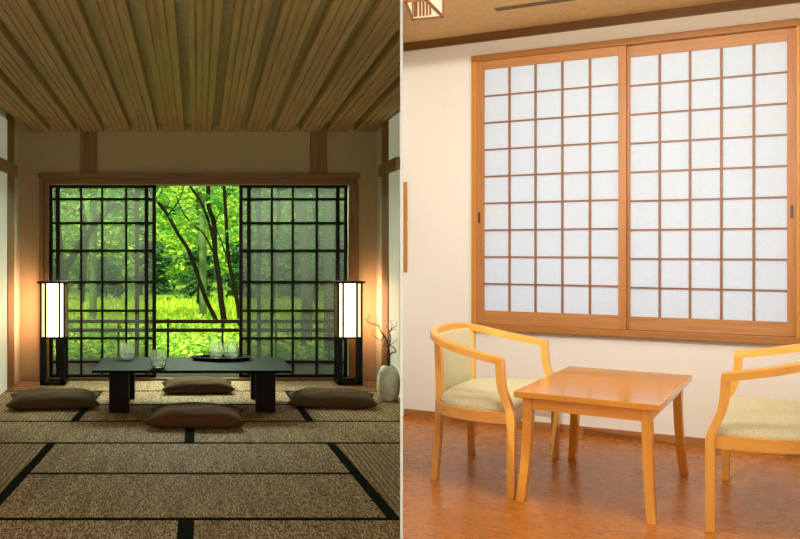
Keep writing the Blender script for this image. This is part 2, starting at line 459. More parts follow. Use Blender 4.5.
st(p.build('trim_25', 'brown_x', bevel=.003), 'brown sill under the sliding screens', 'sill')

# sliding screens
def screen(nm, x0, x1, bars, y, thick, lab, sl=.032, pane='frost'):
    m = MB(); z0, z1 = .024, 1.806
    m.box(x0, x0 + sl, y, y + .036, z0, z1); m.box(x1 - .034, x1, y, y + .036, z0, z1)
    m.box(x0, x1, y, y + .036, z1 - .032, z1); m.box(x0, x1, y, y + .036, z0, z0 + .028)
    root = m.build(nm, 'black_wood', bevel=.002); st(root, lab, 'door')
    for i, bx in enumerate(bars):
        w = thick[i] / 2
        MB().box(bx - w, bx + w, y + .004, y + .030, z0 + .02, z1 - .02).build('glazing_bar', 'black_wood', root)
    for z in (1.671, 1.449, 1.194, .904, .638, .383, .166):
        MB().box(x0 + .02, x1 - .02, y + .006, y + .028, z - .0115, z + .0115).build('glazing_bar', 'black_wood', root)
    MB().box(x0 + .02, x1 - .02, y + .015, y + .019, z0 + .01, z1 - .02).build('pane', pane, root)
    return root
S = YB / 940
def bx(px): return (px - 198) * S
screen('door_1', bx(50.4), bx(156), [bx(57.6), bx(81), bx(102), bx(126), bx(146.4)], YB + .012, [.038, .02, .02, .02, .034],
       'left dark-framed sliding screen with smoked panes behind the left lamp', .019)
screen('door_2', bx(239.2), bx(348), [bx(249), bx(272), bx(293), bx(317), bx(338)], YB + .012, [.034, .02, .02, .022, .034],
       'right dark-framed sliding screen with smoked panes beside the right lamp', pane='frost_dense')

# ---- tatami mats
KL = (1, -KD, -.0075)
def mat(poly, borders, label, striped=False, group=None):
    cx = sum(p[0] for p in poly) / len(poly); cy = sum(p[1] for p in poly) / len(poly)
    t = thing('tatami_mat', label, 'tatami mat', (cx, cy, -.03), 0, group)
    def rel(pl): return [(x - cx, y - cy) for x, y in clip(pl, *KL)]
    MB().prism(rel(poly), 0, .03).build('woven_face', 'weave_s' if striped else 'weave', t)
    ys_ = [p[1] for p in poly]
    for ya_, yb_ in ((min(ys_) - .004, min(ys_) + .010), (max(ys_) - .010, max(ys_) + .004)):
        r = clip(clip(rel(poly), 0, -1, -(ya_ - cy)), 0, 1, yb_ - cy)
        r = [(x, (y - .004 if abs(y + cy - min(ys_)) < 1e-6 else y + .004 if abs(y + cy - max(ys_)) < 1e-6 else y)) for x, y in r]
        if len(r) > 2: MB().prism(r, .0, .0306).build('edging', 'edging', t)
    for bp in borders:
        r = rel(bp)
        if len(r) > 2: MB().prism(r, .0, .0312).build('border', 'border', t)
    return t
def q(x0, x1, y0, y1, xa=None, xb=None):  # xa, xb: plan x at y1 when it differs
    return [(x0, y0), (x1, y0), (x1 if xb is None else xb, y1), (x0 if xa is None else xa, y1)]
g = .011
YS = [8.66, 8.0, 7.30, 6.585, 5.845, 5.047, 4.193, 3.3]
mat(q(-1.645, -.03, 8.0 + g, 8.63), [], 'tatami mat along the left half of the screens, under the left lamp')
mat(q(-.024, 1.645, 8.0 + g, 8.63), [], 'tatami mat along the right half of the screens, under the right lamp')
# second band: striped side mats, two stacked mats between them
bl = lambda y: -.865 + (y - 6.585) * .022
br = lambda y: .785 - (y - 6.585) * .018
y0, y1 = 6.585 + g, 8.0 - g
mat(q(-1.645, bl(y0) - .032, y0, y1, None, bl(y1) - .032), [], 'striped tatami mat under the left cushion', True)
mat(q(br(y0) + .032, 1.645, y0, y1, br(y1) + .032, None), [], 'striped tatami mat under the right cushion and the vase', True)
for ya, yb, lab in ((7.30 + g, 8.0 - g, 'tatami mat under the cushion behind the low table'), (6.585 + g, 7.30 - g, 'tatami mat under the front legs of the low table')):
    mat(q(bl(ya) + .027, br(ya) - .027, ya, yb, bl(yb) + .027, br(yb) - .027),
        [q(bl(ya) - .026, bl(ya) + .026, ya, yb, bl(yb) - .026, bl(yb) + .026), q(br(ya) - .026, br(ya) + .026, ya, yb, br(yb) - .026, br(yb) + .026)], lab)
# third band: two long mats meeting at the black middle border
y0, y1 = 5.845 + g, 6.585 - g
mat(q(-1.645, -.086, y0, y1), [q(-.086, -.055, y0, y1)], 'left tatami mat of the band under the front cushion')
mat(q(-.022, 1.645, y0, y1), [q(-.053, -.022, y0, y1)], 'right tatami mat of the band under the front cushion')
# fourth band
bl = lambda y: -.905 + (y - 5.845) * .034
br = lambda y: .822 - (y - 5.845) * .031
y0, y1 = 4.193 + g, 5.845 - g
mat(q(-1.645, bl(y0) - .032, y0, y1, None, bl(y1) - .032), [], 'striped tatami mat in the left foreground', True)
mat(q(br(y0) + .032, 1.645, y0, y1, br(y1) + .032, None), [], 'striped tatami mat in the right foreground beside the white partition', True)
for ya, yb, lab in ((5.047 + g, y1, 'wide tatami mat of the foreground between the slanting black borders, farther one'),
                    (y0, 5.047 - g, 'wide tatami mat of the foreground between the slanting black borders, nearer one')):
    mat(q(bl(ya) + .027, br(ya) - .027, ya, yb, bl(yb) + .027, br(yb) - .027),
        [q(bl(ya) - .027, bl(ya) + .027, ya, yb, bl(yb) - .027, bl(yb) + .027), q(br(ya) - .027, br(ya) + .027, ya, yb, br(yb) - .027, br(yb) + .027)], lab)
y0, y1 = 3.3, 4.193 - g
mat(q(-1.645, -.088, y0, y1), [q(-.088, -.054, y0, y1)], 'nearest tatami mat at the bottom left edge of the tatami room')
mat(q(-.018, 1.645, y0, y1), [q(-.052, -.018, y0, y1)], 'nearest tatami mat at the bottom right edge of the tatami room')

# ---- low table
t = thing('low_table', 'low black lacquered table in the middle of the tatami room', 'table', (-.042, 7.275, .0016))
MB().box(-.732, .732, -.425, .425, .300, .320).build('tabletop', 'table_black', t, bevel=.003)
for sx in (-1, 1):
    for sy in (-1, 1):
        MB().box(*sorted((sx * .468, sx * .613)), *((-.355, -.27) if sy < 0 else (.27, .355)), 0, .300).build('leg', 'dark_leg', t, bevel=.003)
TT = .3217

# ---- floor lamps
def lamp(mirror, loc, label):
    t = thing('floor_lamp', label, 'lamp', loc)
    s = -1 if mirror else 1
    h = .111; p = .024
    m = MB()
    for x0, x1 in ((-h, -h + .044), (h - .044, h)): m.box(x0, x1, -h, -h + .03, 0, .418)
    for x0, x1 in ((-h, -h + .026), (h - .026, h)): m.box(x0, x1, h - .03, h, 0, .418)
    m.box(-h, h, -h, -h + .03, 0, .03); m.box(-h, h, h - .03, h, 0, .03)
    m.box(-h, -h + .046, -h, h, 0, .03); m.box(h - .046, h, -h, h, 0, .03)
    m.build('base', 'black_wood', t, bevel=.002)
    m = MB()
    for x0 in (-h, h - .016):
        for y0 in (-h, h - .016): m.box(x0, x0 + .016, y0, y0 + .016, .412, .905)
    m.box(-h, h, -h, h, .412, .428)
    f = m.build('shade_frame', 'black_wood', t)
    for xb in (s * -.060, s * .062):
        MB().box(xb - .009, xb + .009, -h + .001, -h + .009, .428, .905).build('shade_bar', 'black_wood', f)
    MB().box(*sorted((s * -.055, s * (h - .014))), -h + .010, -h + .013, .428, .903).build('paper_panel', 'lamp_paper', t)
    MB().box(*sorted((s * (-h + .014), s * -.055)), -h + .010, -h + .013, .428, .903).build('paper_panel', 'lamp_side', t)
    MB().box(*sorted((s * (-h + .003), s * (-h + .006))), -h + .016, h - .016, .428, .903).build('paper_panel', 'lamp_wall', t)
    MB().box(-h + .016, h - .016, h - .008, h - .005, .428, .903).build('paper_panel', 'lamp_paper', t)
    MB().box(*sorted((s * (h - .010), s * (h - .003))), -h + .012, h - .012, .428, .903).build('side_board', 'brown_z', t)
    MB().box(-h - .022, h + .022, -h - .022, h + .022, .903, .921).build('cap', 'black_wood', t, bevel=.002)
    return t
lamp(False, (-1.292, 8.448, 0), 'lit paper floor lamp with black frame, left of the low table')
lamp(True, (1.350, 8.448, 0), 'lit paper floor lamp with black frame, right of the low table near the vase')

# ---- floor cushions
def cushion(w, d, th, mat_, label, loc, rz, tilt=0):
    N = 28; ring = []; vs = []; fs = []
    def pt(i, j, top):
        a = -1 + 2 * i / N; b = -1 + 2 * j / N
        pin = 1 - .10 * (1 - a * a) * abs(b) ** 3
        pin2 = 1 - .10 * (1 - b * b) * abs(a) ** 3
        e = (max(0, 1 - abs(a) ** 2.6) * max(0, 1 - abs(b) ** 2.6)) ** .42
        wr = 1 + .05 * math.sin(7 * a + 3 * b + loc[0] * 9) + .04 * math.sin(11 * b - 4 * a)
        z = th * (.30 + .70 * e * wr) if top else th * (.30 - .30 * min(1, e * 1.5))
        z += th * .12 * abs(a) ** 6 * abs(b) ** 6
        return (a * w / 2 * pin2, b * d / 2 * pin, z)
    idx = {}
    for top in (1, 0):
        for i in range(N + 1):
            for j in range(N + 1):
                edge = i in (0, N) or j in (0, N)
                if not top and edge: idx[(0, i, j)] = idx[(1, i, j)]; continue
                idx[(top, i, j)] = len(vs); vs.append(pt(i, j, top))
    for i in range(N):
        for j in range(N):
            fs.append((idx[1, i, j], idx[1, i + 1, j], idx[1, i + 1, j + 1], idx[1, i, j + 1]))
            fs.append((idx[0, i, j], idx[0, i, j + 1], idx[0, i + 1, j + 1], idx[0, i + 1, j]))
    o = MB().add(vs, fs).build('floor_cushion', mat_, smooth=True, loc=loc, rz=rz)
    o.data.set_sharp_from_angle(angle=3.1)
    return tag(o, label, 'cushion', None)
cushion(.68, .54, .125, 'cushion', 'brown floor cushion in front of the low table', (-.012, 6.52, .001), math.radians(-2))
cushion(.71, .56, .115, 'cushion_g', 'dark brown floor cushion at far left of the low table', (-1.115, 7.28, .001), math.radians(7))
cushion(.69, .50, .115, 'cushion_g', 'dark brown floor cushion right of the low table beside the vase', (1.040, 7.31, .001), math.radians(-6))
cushion(.62, .42, .115, 'cushion_g', 'grey-brown floor cushion behind the low table', (-.002, 7.985, .001), math.radians(3))

# ---- tray and tumblers
ty = 7.52
m = MB(); N = 40
rx, ry = .245, .135
def el(k, r, z): return [(r * rx * math.cos(2 * math.pi * i / N), r * ry * math.sin(2 * math.pi * i / N), z) for i in range(N)]
m.loft([el(0, .80, 0), el(0, .90, .004), el(0, 1.0, .020), el(0, 1.0, .026), el(0, .96, .026), el(0, .86, .010), el(0, .4, .008)])
o = m.build('serving_tray', 'tray', smooth=True, loc=(.188, ty, TT))
tag(o, 'dark oval serving tray at the right of the low table', 'tray')
def tumbler(loc, label):
    t = thing('glass_tumbler', label, 'glass', loc)
    R = [(.040, 0), (.052, .012), (.060, .045), (.060, .075), (.055, .105), (.051, .132)]
    inn = [(.0485, .132), (.0525, .105), (.0575, .075), (.0572, .045), (.048, .016), (.020, .013)]
    MB().lathe(catmull(R, 4) + catmull(inn, 4), 32).build('glass_bowl', 'glass', t, smooth=True)
    MB().lathe([(.030, .0150), (.0475, .0175), (.0560, .042), (.054, .0425), (.02, .0425)], 32).build('water', 'water', t, smooth=True)
    return t
g1 = tumbler(((127 - 198) * 7.55 / 940, 7.55, TT), 'glass tumbler at the back left of the low table')
dup(g1, ((158.5 - 198) * 7.02 / 940, 7.02, TT), .5, 'glass tumbler standing nearest on the low table, front edge left of centre')
dup(g1, ((216 - 198) * ty / 940, ty, TT + .0105), 1.0, 'left glass tumbler of the pair on the dark tray')
dup(g1, ((231.5 - 198) * ty / 940, ty, TT + .0105), 1.7, 'right glass tumbler of the pair on the dark tray')

# ---- vase with curly twigs
VXX, VYY = 1.518, 7.50
vp = [(.055, 0), (.072, .012), (.088, .07), (.093, .14), (.086, .205), (.066, .255), (.042, .276), (.034, .280), (.034, .272), (.05, .255), (.07, .20), (.078, .14), (.06, .03), (.02, .02)]
o = MB().lathe(catmull(vp[:8], 4) + vp[8:], 40).build('vase', 'vase', smooth=True, loc=(VXX, VYY, 0))
tag(o, 'cream ovoid ceramic vase on the tatami at the right wall', 'vase')
def twig(paths, label):
    m = MB()
    for pts, r in paths:
        pp = catmull(pts, 5); n = len(pp)
        m.tube(pp, [max(.0016, r * (1 - .75 * i / (n - 1))) for i in range(n)], 6)
    o = m.build('curly_branch', 'twig', smooth=True, loc=(VXX, VYY, 0))
    return tag(o, label, 'branch')
P = 7.5 / 940
dyo = [0.0]
def tw(px, py, dy=0): return ((px - 388.7) * P, dy * .25 + dyo[0], 1.2 - (py - 250) * P)
dyo[0] = -.021
twig([([(0, -.017, .03), tw(389, 372), tw(389.5, 357), tw(388, 344, .01), tw(384.5, 336, .03), tw(381, 331, .04), tw(379.5, 327, .02), tw(376, 324.5, 0), tw(370, 323, -.02), tw(367, 319.5, -.03), tw(369, 317.5, -.03), tw(369.5, 314, -.03)], .0075),
      ([tw(381, 331, .04), tw(379, 325, .05), tw(377, 321, .06), tw(378, 318, .07)], .003),
      ([tw(384, 336, .03), tw(381, 340, 0), tw(377, 338, -.02), tw(373, 335, -.03), tw(372, 332, -.03), tw(374, 330, -.03)], .004),
      ([tw(386, 342, .02), tw(383, 346, .03), tw(379, 344, .05)], .003)], 'dark curly dry branch leaning left out of the cream vase')
dyo[0] = .021
twig([([(.004, .016, .03), tw(389.6, 368, 0), tw(391, 356, .02), tw(394, 353, .02), tw(397, 352, .01), tw(395, 348, 0), tw(391, 345, -.01), tw(390, 338, -.02), tw(391, 331, -.02)], .0075),
      ([tw(391, 345, -.01), tw(395, 342, -.04), tw(398, 339, -.05)], .003),
      ([tw(391, 331, -.02), tw(394, 329.5, -.03), tw(397, 330.5, -.04)], .004),
      ([tw(391, 332, -.02), tw(393, 325, -.02), tw(391, 320, -.02)], .003)], 'dark curly dry branch bent right out of the cream vase')
dyo[0] = 0.0
twig([([(-.004, 0, .03), tw(388.3, 366, -.01), tw(388, 354, -.02), tw(389.5, 346, -.02), tw(391, 338, -.01), tw(390, 332, 0), tw(393, 328, .01), tw(396, 326, .01), tw(397.5, 322, .01)], .0065),
      ([tw(389, 349, -.02), tw(386.5, 346, -.0), tw(385, 343, .01), tw(386, 339, .01)], .0035),
      ([tw(390, 332, 0), tw(388, 328, .02), tw(386, 326, .03)], .003)], 'upright dark dry branch in the middle of the cream vase')

# ---- veranda and garden
dk = MB().box(-4.5, 4.5, YB + .14, 10.35, -.05, -.002)
st(dk.build('floor', 'deck'), 'dark veranda deck outside the sliding screens', 'floor')
ev = MB(); ev.box(-4.5, 3.0, YB, 10.5, 2.62, 2.70)
st(ev.build('ceiling', 'deck'), 'veranda eave boards', 'ceiling')
t = thing('veranda_railing', 'low brown wooden veranda railing outside the open screens', 'railing', (0, 10.25, 0))
MB().box(-3.2, 3.2, -.03, .03, .402, .440).build('rail', 'rail', t, bevel=.004)
MB().box(-3.2, 3.2, -.025, .025, .306, .344).build('rail', 'rail', t, bevel=.004)
for px in (14, 66, 118.5, 168, 222.5, 276, 329, 382):
    x = (px - 198) * 10.25 / 940
    MB().box(x - .012, x + .012, -.012, .012, -.002, .448 if px in (168, 66, 276) else .40).build('post', 'rail', t)
for px, w in ((137, 'left'), (259, 'right')):
    x = (px - 198) * 10.1 / 940
    o = MB().box(x - .022, x + .022, -.022, .022, -.05, 2.62).build('veranda_post', 'rail', loc=(0, 10.1, 0), bevel=.004)
    tag(o, 'slim veranda post behind the %s smoked screen' % w, 'post')
GZ = -.40
gr = MB().box(-40, 40, 10.4, 60, GZ - .3, GZ)
st(gr.build('ground', 'soil'), 'green meadow ground beyond the veranda', 'ground')

def leaves(pts, size, flat=.9):
    vs = []; fs = []
    R = random.random; U = random.uniform
    for (x, y, z) in pts:
        s = size * U(.6, 1.35)
        a = U(0, 6.283); tz = U(-flat, flat)
        d = Vector((math.cos(a), math.sin(a), tz)).normalized()
        n = Vector((U(-1, 1) * flat, U(-1, 1) * flat, 1)).normalized()
        w = d.cross(n).normalized() * (s * .30)
        p = Vector((x, y, z)); k = len(vs)
        vs += [tuple(p - d * (s * .5)), tuple(p + w), tuple(p + d * (s * .5)), tuple(p - w)]
        fs.append((k, k + 1, k + 2, k + 3))
    return MB().add(vs, fs)
def crown(cx, cy, z0, z1, rx, ry, n, clumps):
    out = []; cl = []
    for _ in range(clumps):
        a = random.uniform(0, 6.283); r = math.sqrt(random.random()); h = random.random()
        cl.append((cx + rx * r * math.cos(a), cy + ry * r * math.sin(a), z0 + (z1 - z0) * h, random.uniform(.25, .55)))
    for i in range(n):
        c = cl[i % clumps]; g_ = random.gauss
        out.append((c[0] + g_(0, 1) * c[3] * rx * .45, c[1] + g_(0, 1) * c[3] * ry * .45, max(GZ + .02, c[2] + g_(0, 1) * c[3] * .28 * min(rx, z1 - z0))))
    return out
def gp_(px, py, d): return ((px - 198) * d / 940, d, H - (py - 250) * d / 940)
def trunk(specs):
    m = MB()
    for pts, r0, r1 in specs:
        pp = catmull(pts, 4); n = len(pp)
        m.tube(pp, [r0 + (r1 - r0) * i / (n - 1) for i in range(n)], 9)
    return m
def tree(label, specs, bark, cr, leaf, size, group=None):
    base = specs[0][0][0]
    t = thing('broadleaf_tree', label, 'tree', (base[0], base[1], GZ), 0, group)
    inv = (-base[0], -base[1], -GZ)
    sh = lambda pts: [(x + inv[0], y + inv[1], z + inv[2]) for x, y, z in pts]
    trunk([(sh(p), a_, b_) for p, a_, b_ in specs]).build('trunk', bark, t, smooth=True)
    if cr:
        pts = []
        for c in cr: pts += crown(*c)
        leaves(sh(pts), size).build('foliage', leaf, t)
    return t
T = lambda *l: [gp_(x, y, d + (o[0] if o else 0)) for x, y, *o in l]
d = 19.3
tree('leaning dark slender tree at the left of the open doorway', [
    (T((219, 328), (215, 318), (205, 297), (198, 276), (189, 251), (178, 234), (168.5, 216), (158, 202), (146, 186), (128, 160)), .048, .030),
    (T((168, 215), (176, 205), (181, 196), (184, 184)), .014, .008)], 'bark',
    [(-1.15, d, 2.0, 2.9, .8, .4, 420, 16), (-1.6, d, 2.8, 5.0, 1.2, .4, 700, 22)], 'leaf_d', .15)
d = 17.8
tree('dark forked tree in the middle of the open doorway', [
    (T((225, 334), (224, 320), (221, 300), (219, 278), (215, 252), (214, 223), (209, 208), (208, 185), (207, 160)), .062, .036),
    (T((216, 255), (211, 230), (205.7, 213), (199, 198.5), (189, 185), (178, 170)), .030, .02),
    (T((215, 256), (203.8, 234), (192.7, 224.5), (182.5, 211.5), (176, 196)), .018, .009),
    (T((215, 224), (219, 214), (222, 205)), .011, .006)], 'bark',
    [(.0, d, 2.5, 4.6, 1.3, .45, 700, 20), (.15, d, 1.7, 2.5, .9, .35, 90, 9)], 'leaf_m', .13)
d = 16.4
tree('slim dark upright tree at the right of the open doorway', [
    (T((240, 341), (238.7, 311), (232.6, 279), (228, 254), (226, 217), (224, 185), (224, 160)), .040, .026),
    (T((228, 262), (222, 243), (215, 224.5)), .012, .008),
    (T((225, 200), (230, 192), (235, 184)), .010, .006)], 'bark',
    [(.75, d, 2.4, 4.4, .8, .45, 600, 20), (.7, d, 1.3, 2.4, .4, .3, 70, 8)], 'leaf_m', .12)
d = 15.0
tree('dark tree leaning right behind the left smoked screen', [
    (T((60, 350), (63, 290), (64, 272), (72, 258), (88, 234), (104, 213), (121, 201), (140, 190), (160, 172)), .07, .04),
    (T((63, 290), (69, 262), (78, 244), (90, 232)), .04, .02), (T((62, 300), (60, 250), (56, 200), (55, 160)), .055, .04)], 'bark',
    [(-1.9, d, 1.9, 4.2, 1.2, .45, 700, 22)], 'leaf_m', .13)
d = 22.2
tree('mossy pale trunk behind the forked tree', [(T((203, 317), (203, 280), (202, 230), (201, 180), (200, 150)), .09, .085)], 'moss',
     [(0.1, d, 2.7, 5, 1.0, .5, 700, 20)], 'leaf_y', .17)
d = 20.8
tree('thick mossy trunk behind the left smoked screen', [(T((93, 322), (93, 280), (93, 230), (94, 180), (95, 150)), .085, .08)], 'moss',
     [(-2.4, d, 2.6, 5, 1.4, .5, 800, 20)], 'leaf_y', .17)
d = 13.6
tree('thick grey trunk behind the middle of the right smoked screen', [(T((306, 359), (307, 300), (305, 250), (301, 210), (298, 180), (296, 150)), .085, .07)], 'grey_bark',
     [(1.5, d, 2.3, 4.4, .9, .4, 600, 20)], 'leaf_d', .12)
d = 12.4
tree('thick grey trunk behind the right edge of the right smoked screen', [(T((330, 369), (330, 300), (330, 250), (329, 180), (329, 150)), .085, .075)], 'grey_bark',
     [(1.8, d, 1.9, 4.2, .7, .4, 700, 20)], 'leaf_d', .12)
d = 20.6
tree('slender trunk behind the left edge of the right smoked screen', [(T((272, 324), (273, 290), (275, 250), (279, 215), (278, 180), (277, 150)), .05, .04)], 'bark',
     [(1.9, d, 1.2, 4.4, 1.0, .5, 900, 24)], 'leaf_m', .15)
# farther wood, nothing tells these apart
for r_ in range(4):
    y = 33.5 + 4.2 * r_
    for i in range(6):
        x = (i - 2.5 + (.5 if r_ % 2 else 0)) * 4.5 * y / 36
        tree('leafy forest tree standing beyond the sunny meadow', [([(x, y, GZ), (x + .1, y, 1.6), (x - .1, y, 4.1), (x, y, 5.6)], .11, .05)], 'bark',
             [(x, y, .1, 5.9, 1.55, .9, 3000, 70)], ('leaf_y', 'leaf_m', 'leaf_y', 'leaf_y', 'leaf_m')[(i + r_) % 5], .21, 'forest trees beyond the meadow')
for i in range(5):
    x = -6.8 + 13.6 * i / 4; y = 26 + (i % 2) * 1.6
    tree('young leafy tree on the meadow in front of the wood', [([(x, y, GZ), (x + .1, y, 1.5), (x - .1, y, 3.5), (x, y, 5)], .06, .03)], 'bark',
         [(x, y, 1.5, 4.8, 1.1, .55, 750, 26)], ('leaf_m', 'leaf_y')[i % 2], .17, 'young trees on the meadow')
for i, (px, w, h_) in enumerate(((0, 1.1, 1.2), (52, 1.0, 1.2), (106, .9, 1.0), (155, 1.0, 1.5), (198, .9, 1.2), (240, .9, 1.4), (288, 1.1, 1.6), (340, 1.1, 1.6), (392, 1.1, 1.4))):
    x = (px - 198) * 30.2 / 940; y = 30.2
    t = thing('shrub', 'dark green shrub in the row at the far edge of the meadow', 'shrub', (x, y, GZ), 0, 'shrubs at the meadow edge')
    leaves([(a_ - x, b_ - y, c_ - GZ) for a_, b_, c_ in crown(x, y, GZ + .15, GZ + .3 + h_, w * .55, .4, 1700, 40)], .16).build('foliage', 'leaf_d', t)
    trunk([([(0, 0, 0), (.03, 0, h_ * .3), (0, 0, h_ * .5)], .03, .015)]).build('stem', 'bark', t)
# wooded slope closing the view
hl = MB(); cols = 24; prof_h = [(50.5, -.6), (53, 1.2), (57, 5.5), (62, 11), (70, 17), (80, 20)]
gv = [(-40 + 80 * i / cols, y_, z_ + .6 * math.sin(i * 1.3 + y_)) for y_, z_ in prof_h for i in range(cols + 1)]
gf = [(r_ * (cols + 1) + i, r_ * (cols + 1) + i + 1, (r_ + 1) * (cols + 1) + i + 1, (r_ + 1) * (cols + 1) + i) for r_ in range(len(prof_h) - 1) for i in range(cols)]
st(hl.add(gv, gf).build('hillside', 'hill', smooth=True, kind='structure'), 'wooded hillside closing off the view', 'hill')
pts = []
for _ in range(16000):
    k_ = random.random(); i_ = min(int(k_ * 4), 3); f_ = k_ * 4 - i_
    y_ = prof_h[i_][0] + (prof_h[i_ + 1][0] - prof_h[i_][0]) * f_; z_ = prof_h[i_][1] + (prof_h[i_ + 1][1] - prof_h[i_][1]) * f_
    pts.append((random.uniform(-16, 16), y_ - random.uniform(0, 1.2), z_ + random.uniform(.3, 1.2)))
tag(leaves(pts, .55, .9).build('distant_foliage', 'leaf_y'), 'distant sunlit foliage covering the hillside', 'foliage', None, 'stuff')
bases = [(o.location.x, o.location.y) for o in bpy.data.objects if o.name.startswith(('broadleaf_tree', 'shrub'))]
def clear(x, y, r): return all((x - a_) ** 2 + (y - b_) ** 2 > r * r for a_, b_ in bases)
pts = []
for _ in range(15000):
    y = random.uniform(10.5, 18); x = random.uniform(-2.6, 2.6) * y / 11
    if clear(x, y, .22): pts.append((x, y, GZ + abs(random.gauss(0, .11)) + .02 + .08 * (1 + math.sin(x * 3 + y * 2))))
tag(leaves(pts, .085, .9).build('undergrowth', 'leaf_y'), 'bright leafy undergrowth just beyond the veranda railing', 'undergrowth', None, 'stuff')
vs = []; fs = []
for _ in range(16000):
    y = 18.2 + 11.3 * random.random(); x = random.uniform(-2.8, 2.8) * y / 11
    if not clear(x, y, .3): continue
    h_ = random.uniform(.08, .22); a_ = random.uniform(0, 3.14); w = .02
    dx, dy = math.cos(a_) * w, math.sin(a_) * w; lx, ly = random.uniform(-.08, .08), random.uniform(-.08, .08); k = len(vs)
    vs += [(x - dx, y - dy, GZ), (x + dx, y + dy, GZ), (x + lx, y + ly, GZ + h_)]; fs.append((k, k + 1, k + 2))
tag(MB().add(vs, fs).build('meadow_grass', 'grass'), 'sunlit yellow-green meadow grass', 'grass', None, 'stuff')

# ================================================================== RIGHT ROOM (u along the window wall, v into it)
RL = dict(loc=(OX, OY, 0), rz=RZ)
UL, UR = -1.535, 1.75
CH = 2.69
def inv_uv(x, y):
    x -= OX; y -= OY
    return (x * UX + y * UY, x * VX + y * VY)
fl = [(KD * 6.9 + .006, 6.9), (.006, 0), (.006, -2.0), rw(UR, -8.6)[:2], rw(UR, .02)[:2], rw(UL, .02)[:2]]
pu = [inv_uv(*p) for p in fl]
pu = [p for p in pu]
def ccw(p):
    a_ = sum(p[i][0] * p[(i + 1) % len(p)][1] - p[(i + 1) % len(p)][0] * p[i][1] for i in range(len(p)))
    return p if a_ > 0 else p[::-1]
dA = rw(UL, .0)
yD = 6.80
floor_poly = ccw([inv_uv(KD * yD + .006, yD), inv_uv(.006, 0), inv_uv(.006, -2.0), inv_uv(-.40, -2.0), (UR, -5.2), (UR, .0)])
floor_poly = ccw([inv_uv(KD * yD + .006, yD), inv_uv(.006, 0), inv_uv(.006, -1.4), (UR, -7.6), (UR, 0)])
st(MB().prism(floor_poly, -.05, 0).build('floor', 'r_floor', **RL), 'worn glossy orange-brown floor of the bright room', 'floor')
ceil_poly = ccw([inv_uv(KD * yD + .006, yD), inv_uv(.006, 0.0), inv_uv(.006, -1.4), (UR, -7.6), (UR, 0)])
st(MB().prism(ceil_poly, CH, CH + .06).build('ceiling', 'r_ceil', **RL), 'tan woven ceiling of the bright room', 'ceiling')
back_ceil = MB().prism([(-1.75, -2), (0.0, -2), (0.0, .06), (-1.75, .06)], 2.72, 2.8)
st(back_ceil.build('ceiling', 'r_ceil'), 'plain ceiling behind the viewer', 'ceiling')
st(MB().box(-1.75, 1.0, -2.1, -1.4, -.08, 2.85).build('wall_rear', 'tan'), 'tan wall behind the viewer', 'wall')
# window wall with its hole
FU0, FU1, FZ0, FZ1 = -1.038, .874, .652, 2.537
ww = MB()
e = .002
ww.box(UL - .03, FU0 + .01, 0, .12, -.05, CH + .05).box(FU1 - .01, UR, 0, .12, -.05, CH + .05)
ww.box(FU0 + .01, FU1 - .01, 0, .12, -.05, FZ0 + .01).box(FU0 + .01, FU1 - .01, 0, .12, FZ1 - .01, CH + .05)
st(ww.build('wall_window', 'r_wall', **RL), 'cream papered wall around the paper window', 'wall')
st(MB().box(UR, UR + .1, -7.7, .12, -.05, CH + .06).build('wall_side', 'r_wall', **RL), 'cream papered side wall outside the frame', 'wall')
st(MB().box(-.75, UR, -2.83, -2.75, 2.30, CH).build('trim_26', 'trim_dark', **RL), 'unseen wooden beam added to shade the top of the window wall', 'beam')  # out-of-frame beam added so its shadow falls along the upper wall
st(MB().box(UL + .002, UR, -.022, 0, 2.634, CH).build('trim_27', 'trim_dark', **RL), 'dark brown strip where the wall meets the ceiling', 'trim')
st(MB().box(UL + .002, UR, -.014, 0, 0, .054).build('baseboard_window', 'base', **RL), 'brown baseboard under the paper window', 'baseboard')

# window: outer frame, two sliding sashes
m = MB()
m.box(FU0, FU0 + .034, -.035, .10, FZ0 + .04, FZ1 - .04).box(FU1 - .020, FU1, -.035, .10, FZ0 + .04, FZ1 - .04)
win = m.build('window_1', 'win_frame_z', bevel=.003, **RL)
st(win, 'wide wooden window with two sliding paper sashes', 'window')
MB().box(FU0, FU1, -.04, .10, FZ1 - .041, FZ1).build('window_head', 'win_frame_x', win, bevel=.003)
MB().box(FU0, FU1, -.06, .10, FZ0, .695).build('window_sill', 'win_frame_x', win, bevel=.003)
def sash(u0, u1, pu0, pu1, v0, pz0, pz1, hu, hmat):
    f = MB(); f.box(u0, pu0, v0, v0 + .03, .696, 2.495).box(pu1, u1, v0, v0 + .03, .696, 2.495)
    so = f.build('sash', 'sash_z', win, bevel=.002)
    MB().box(pu0, pu1, v0 + .001, v0 + .029, .696, pz0).build('sash_rail', 'sash_x', so)
    MB().box(pu0, pu1, v0 + .001, v0 + .029, pz1, 2.495).build('sash_rail', 'sash_x', so)
    MB().box(pu0 - .005, pu1 + .005, v0 + .017, v0 + .019, pz0 - .005, pz1 + .005).build('paper_pane', 'pane', so)
    l = MB()
    for i in range(1, 5):
        x = pu0 + (pu1 - pu0) * i / 5; l.box(x - .0065, x + .0065, v0 + .004, v0 + .017, pz0, pz1)
    for i in range(1, 9):
        z = pz0 + (pz1 - pz0) * i / 9; l.box(pu0, pu1, v0 + .006, v0 + .0165, z - .0055, z + .0055)
    l.build('lattice', 'lattice', so)
    b_ = MB().box(hu - .007, hu + .007, v0 - .002, v0 + .002, 1.385, 1.46)
    b_.build('recessed_pull', hmat, so)
sash(-1.0095, -.052, -.953, -.099, -.028, .785, 2.437, -.985, 'dark_metal')
sash(-.090, .8535, -.036, .809, .008, .778, 2.424, .833, 'steel')

